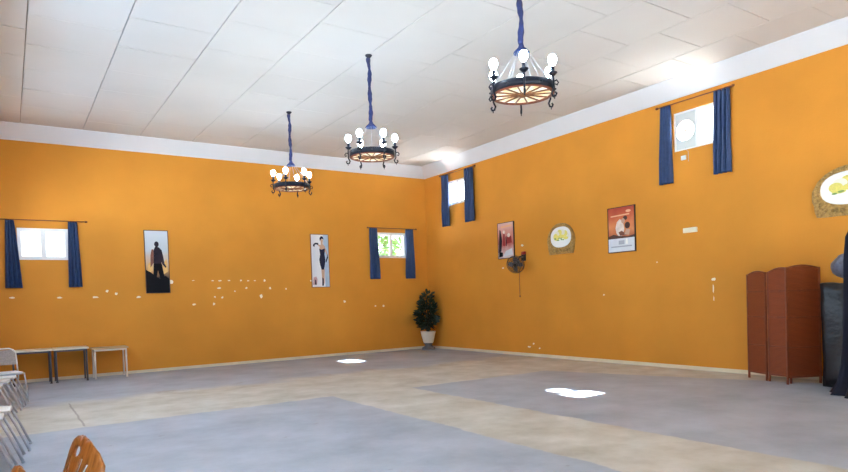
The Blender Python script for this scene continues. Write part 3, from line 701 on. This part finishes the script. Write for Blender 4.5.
# ------------------------------------------------------------------ silver chairs along the west wall
def metal_chair(label, group):
    t = thing('metal_chair', label, 'chair', (0, 0, 0), 0, group)      # front feet at x=0, faces +x
    hw = .215
    b = MB(); b.box((-.56, -.2, .425), (-.15, .2, .452), bevel=.012); b.build('seat', 'palegrey', t)
    b = MB(); b.tube([(-.16, -hw, .42), (-.16, hw, .42), (-.54, hw, .42), (-.54, -hw, .42)], .012, 8, closed=True); b.build('seat_frame', 'chrome', t)
    for s in (-1, 1):
        b = MB(); b.tube([(-.17, s*hw, .43), (-.1, s*hw, .27), (0, s*hw, .012)], .0125, 8); b.lathe([(.0005, 0), (.016, 0), (.016, .02), (.0005, .02)], 8, (0, s*hw, 0)); b.build('leg', 'chrome', t)
        b = MB(); b.tube([(-.5, s*hw, .43), (-.56, s*hw, .2), (-.6, s*hw, .012)], .0125, 8); b.lathe([(.0005, 0), (.016, 0), (.016, .02), (.0005, .02)], 8, (-.6, s*hw, 0)); b.build('leg', 'chrome', t)
    pts = [(-.53, -hw, .42), (-.575, -hw, .6), (-.61, -hw, .75), (-.625, -hw+.03, .81), (-.635, -hw+.09, .84), (-.635, hw-.09, .84), (-.625, hw-.03, .81), (-.61, hw, .75), (-.575, hw, .6), (-.53, hw, .42)]
    b = MB(); b.tube(pts, .0125, 8); b.build('back_frame', 'palegrey', t)
    b = MB(); fr = lambda u, v, d: (-.555-(v-.5)*.235+d, u, v)
    b.prism([(-hw+.01, .56), (hw-.01, .56), (hw-.01, .75), (hw-.06, .815), (-hw+.06, .815), (-hw+.01, .75)], -.006, .006, fr); b.build('backrest', 'greyback', t)
    return t
GC = 'silver chairs along the left edge'
ch = metal_chair('silver chair nearest the tables, its grey back showing above the rest', GC)
ch.location = (-10.40, -2.85, 0); ch.rotation_euler = (0, 0, math.radians(-76))
for (x, y, a, lab) in [(-10.22, -3.42, -6, 'silver chair second from the tables at the left edge'),
                       (-10.30, -4.02, -5, 'silver chair third from the tables at the left edge'),
                       (-10.39, -4.62, -4, 'silver chair fourth from the tables, last before the gap in the row'),
                       (-10.285, -7.31, -3, 'farthest of the three close-up silver chairs, its two legs reaching farthest right'),
                       (-10.355, -7.87, -2, 'middle of the three close-up silver chairs at the left edge'),
                       (-10.42, -8.43, -1, 'nearest of the three close-up silver chairs, just behind the plywood chairs')]:
    copy_thing(ch, (x, y, 0), math.radians(a), lab)

# ------------------------------------------------------------------ plywood chairs in the foreground
def ply_back(b):
    """shield-shaped plywood back with a hand hole and fanned slots, in (u across, v up), then bent"""
    N = 36; out = []
    H = .40; prof = [(0, .0), (.13, .02), (.165, .08), (.185, .16), (.175, .24), (.135, .31), (.075, .37), (.03, .397), (0, .40)]
    R_ = [(u, v) for u, v in prof[1:-1]]; out = R_+[(0, .40)]+[(-u, v) for u, v in R_[::-1]]+[(0, 0)]
    dense = []
    for i in range(len(out)):
        p, q = out[i], out[(i+1) % len(out)]
        for k in range(3): dense.append((p[0]+(q[0]-p[0])*k/3, p[1]+(q[1]-p[1])*k/3))
    loops = [dense, ell(0, .315, .024, .03, 14)]
    for s in (-1, 1):
        for u0, v0, u1, v1 in ((.05, .275, .03, .1), (.09, .245, .055, .1)):
            w = .0085; loops.append([(s*(u0-w), v0), (s*u0, v0+.006), (s*(u0+w), v0), (s*(u1+w), v1), (s*u1, v1-.006), (s*(u1-w), v1)])
        loops.append(ell(s*.12, .19, .011, .014, 10))
    es = []
    for lp in loops:
        vs = [b.bm.verts.new((u, 0, v)) for u, v in lp]
        es += [b.bm.edges.new((vs[i], vs[(i+1) % len(vs)])) for i in range(len(vs))]
    bmesh.ops.triangle_fill(b.bm, use_beauty=True, use_dissolve=False, edges=es)
    for k in range(-9, 10):
        bmesh.ops.bisect_plane(b.bm, geom=b.bm.verts[:]+b.bm.edges[:]+b.bm.faces[:], plane_co=(k*.02, 0, 0), plane_no=(1, 0, 0))
    for k in range(1, 8):
        bmesh.ops.bisect_plane(b.bm, geom=b.bm.verts[:]+b.bm.edges[:]+b.bm.faces[:], plane_co=(0, 0, k*.05), plane_no=(0, 0, 1))
    for v in b.bm.verts:
        u, w = v.co.x, v.co.z
        # chair faces -x: back leans to +x with height, wings curl toward the seat
        u *= .923; w *= .907; v.co = Vector((.395*w-.12*w*w+2.32*u*u, u, .52+w*.93))
    for f in b.bm.faces: f.smooth = True
def ply_chair(label, group):
    t = thing('plywood_chair', label, 'chair', (0, 0, 0), 0, group)
    b = MB(); ply_back(b); o = b.build('backrest', 'ply', t); m = o.modifiers.new('thickness', 'SOLIDIFY'); m.thickness = .011; m.offset = 0
    b = MB(); rows = []
    for i in range(13):
        v = i/12; x = .0-.42*v; hw = .15+.05*math.sin(PI*min(1, v*1.1))*.9; row = []
        if i >= 11: hw *= (.93 if i == 11 else .8)
        for j in range(9):
            q = j/4-1; row.append(b.bm.verts.new((x, hw*q, .44+.012*q*q-.03*math.sin(PI*v)*(1-q*q)-(.03*(v-.8)/.2 if v > .8 else 0))))
        rows.append(row)
    for i in range(12):
        for j in range(8): b.face([rows[i][j], rows[i][j+1], rows[i+1][j+1], rows[i+1][j]], True)
    o = b.build('seat', 'ply', t); m = o.modifiers.new('thickness', 'SOLIDIFY'); m.thickness = .011
    for s in (-1, 1):
        b = MB(); b.tube([(-.06, s*.13, .415), (-.03, s*.17, .36), (.1, s*.2, .01)], .011, 8); b.build('leg', 'chrome', t)
        b = MB(); b.tube([(-.32, s*.12, .395), (-.36, s*.17, .34), (-.42, s*.2, .01)], .011, 8); b.build('leg', 'chrome', t)
    b = MB(); b.tube([(-.06, -.13, .415), (-.06, .13, .415)], .01, 8); b.tube([(-.32, -.12, .395), (-.32, .12, .395)], .01, 8); b.build('seat_frame', 'chrome', t)
    for s in (-1, 1):
        b = MB(); b.tube([(-.06, s*.08, .415), (.0, s*.08, .45), (.035, s*.08, .56), (.065, s*.08, .62)], .009, 8); b.build('back_support', 'chrome', t)
    return t
pc = ply_chair('brown plywood chair back with a hand hole and slots at the bottom left', 'plywood chairs in the foreground')
pc.location = (-10.263, -11.89, 0); pc.rotation_euler = (0, 0, math.radians(24.3))
for (x, y, a, lab) in [(-10.535, -12.375, 18, 'brown plywood chair of which only the tip shows at the bottom left corner')]:
    copy_thing(pc, (x, y, 0), math.radians(a), lab)

# ------------------------------------------------------------------ folding screen
scr = thing('folding_screen', 'reddish brown woven folding screen with arched panels by the right wall', 'folding screen', (-.4, -9.81, 0))
def panel(p0, p1, h0, h1):
    p0, p1 = Vector((*p0, 0)), Vector((*p1, 0)); o0 = Vector((-.4, -9.81, 0)); L = (p1-p0).length; a = math.atan2(p1.y-p0.y, p1.x-p0.x)
    m = Matrix.Translation(p0-o0) @ Matrix.Rotation(a, 4, 'Z')
    hb = .10
    def top(u): return h0+(h1-h0)*u/L+.045*math.sin(PI*u/L)
    b = MB(); fr = lambda u, v, d: (u, d, v)
    us = [.02+(L-.04)*k/12 for k in range(13)]
    b.prism([(us[0], hb+.02), (us[-1], hb+.02)]+[(u, top(u)-.02) for u in us[::-1]], -.006, .006, fr)
    o = b.build('panel', 'wicker', scr); o.matrix_local = m
    def sub(bb, n):
        q = bb.build(n, 'screenwood', o); return q
    for u, h in ((.016, h0), (L-.016, h1)):
        bb = MB(); bb.box((u-.014, -.014, 0), (u+.014, .014, h+.005), bevel=.004); sub(bb, 'post')
    bb = MB(); bb.tube([(u, 0, top(u)-.015) for u in us], .014, 8); sub(bb, 'top_rail')
    for v in (.11, .55, 1.0, 1.4):
        bb = MB(); bb.box((.025, -.012, v-.012), (L-.025, .012, v+.012)); sub(bb, 'rail')
panel((-.40, -9.81), (-.58, -10.21), 1.68, 1.70)
panel((-.595, -10.235), (-.655, -10.61), 1.70, 1.74)
panel((-.79, -10.60), (-.30, -10.865), 1.75, 1.74)

# ------------------------------------------------------------------ wrapped pile and draped cloth at the right edge
def lumpy(name, c, half, matn, seed, amp, label, cat, ball=0.):
    b = MB(); bmesh.ops.create_cube(b.bm, size=2); bmesh.ops.subdivide_edges(b.bm, edges=b.bm.edges[:], cuts=9, use_grid_fill=True)
    for v in b.bm.verts:
        p = Vector(v.co); n = max(abs(p.x), abs(p.y)); r = Vector((p.x, p.y, 0))
        if n > 0: p = Vector((p.x*(.72+.28/max(1, r.length)), p.y*(.72+.28/max(1, r.length)), p.z))
        p = p.lerp(Vector(v.co).normalized()*1.15, ball)
        q = Vector((p.x*half[0], p.y*half[1], (p.z+1)*half[2]))
        nz = noise.noise_vector(q*3.1+Vector((seed, 0, 0)))*amp+noise.noise_vector(q*9+Vector((seed, 3, 0)))*amp*.3
        if v.co.z < -.95: nz = nz*0
        v.co = q+nz
    for f in b.bm.faces: f.smooth = True
    o = b.build(name, matn); o.location = c; return tag(o, label, cat)
lumpy('wrapped_stack', (-.40, -11.30, 0), (.25, .30, .74), 'wrap', 2.5, .05, 'stack wrapped in black plastic standing behind the brown folding screen', 'wrapped stack')
lumpy('plastic_sheet', (-.48, -11.38, 1.56), (.20, .22, .19), 'greywrap', 8.1, .07, 'crumpled grey plastic bundle lying on top of the black wrapped stack', 'plastic bundle', .75)
b = MB(); rnd = random.Random(3)
fold = lambda a, z: 1+(.10+.06*(2.1-z)/2.1)*math.sin(a*9+z*.6)+.05*math.sin(a*4+1)
prof = [(.38, 0), (.36, .03), (.30, .15), (.26, .4), (.24, .8), (.23, 1.3), (.22, 1.8), (.20, 2.1), (.12, 2.3), (.0005, 2.36)]
b.lathe(prof, 90, fn=fold)
o = b.build('draped_cloth', 'darknavy'); o.location = (-1.06, -11.75, 0); tag(o, 'dark navy cloth hanging in folds to the floor at the right edge', 'draped cloth')

# ------------------------------------------------------------------ light
w = bpy.data.worlds.new('world'); sc.world = w; w.use_nodes = True
bg = w.node_tree.nodes['Background']; bg.inputs[0].default_value = (.93, .97, 1, 1); bg.inputs[1].default_value = 3.0
def light(name, kind, loc, energy, color=(1, 1, 1), size=None, direction=None, **k):
    d = bpy.data.lights.new(name, kind); d.energy = energy; d.color = color
    if size: d.shape = 'RECTANGLE'; d.size, d.size_y = size
    o = bpy.data.objects.new(name, d); COL.objects.link(o); o.location = loc
    if direction: o.rotation_euler = Vector(direction).to_track_quat('-Z', 'Z').to_euler()
    for a, v in k.items(): setattr(d, a, v)
    return o
light('sun', 'SUN', (20, 0, 20), 175, (.84, .92, 1), direction=(-3.55, -.10, -4.4), angle=.03)
for nm, loc, sz, dr, e in [('door_fill_south', (-8.2, YS+.05, 1.35), (2.6, 2.4), (0, 1, .12), 60), ('door_fill_south', (-3.2, YS+.05, 1.35), (2.6, 2.4), (0, 1, .12), 15),  # area lamps added inside unseen doors and windows to brighten the hall
                           ('door_fill_west', (XW+.05, -14.7, 1.35), (2.4, 2.4), (1, .0, .1), 90),
                           ('window_fill_west', (XW+.04, -3.0, 3.0), (2.3, .95), (1, 0, -.3), 100), ('window_fill_west', (XW+.04, -6.6, 3.0), (2.3, .95), (1, 0, -.3), 150),
                           ('window_fill_west', (XW+.04, -10.2, 3.0), (2.3, .95), (1, 0, -.3), 150)]:
    light(nm, 'AREA', loc, e, (.48, .73, 1), sz, dr)

# ------------------------------------------------------------------ camera
cam = bpy.data.cameras.new('camera'); co = bpy.data.objects.new('camera', cam); COL.objects.link(co)
cx, cy, cz, yaw, pit, roll, f, py = -10.42472, -15.30015, 1.472968, .5897786, -.02627543, -.03366337, 621.42646, 314.7276
F = Vector((math.sin(yaw)*math.cos(pit), math.cos(yaw)*math.cos(pit), math.sin(pit))); R0 = Vector((math.cos(yaw), -math.sin(yaw), 0)); U0 = R0.cross(F)
R2 = math.cos(roll)*R0+math.sin(roll)*U0; U2 = -math.sin(roll)*R0+math.cos(roll)*U0
m = Matrix((R2, U2, -F)).transposed().to_4x4(); m.translation = (cx, cy, cz); co.matrix_world = m
cam.sensor_fit = 'HORIZONTAL'; cam.sensor_width = 36; cam.lens = f/848*36; cam.shift_y = (py-236)/848
cam.clip_start = .05; cam.clip_end = 300
sc.camera = co
sc.view_settings.view_transform = 'Standard'; sc.view_settings.look = 'None'; sc.view_settings.gamma = 1; sc.view_settings.exposure = .31; sc.view_settings.use_curve_mapping = False
sc.cycles.use_denoising = True
sc.cycles.max_bounces = 10; sc.cycles.diffuse_bounces = 6; sc.cycles.sample_clamp_indirect = 40; sc.cycles.caustics_reflective = False; sc.cycles.caustics_refractive = False
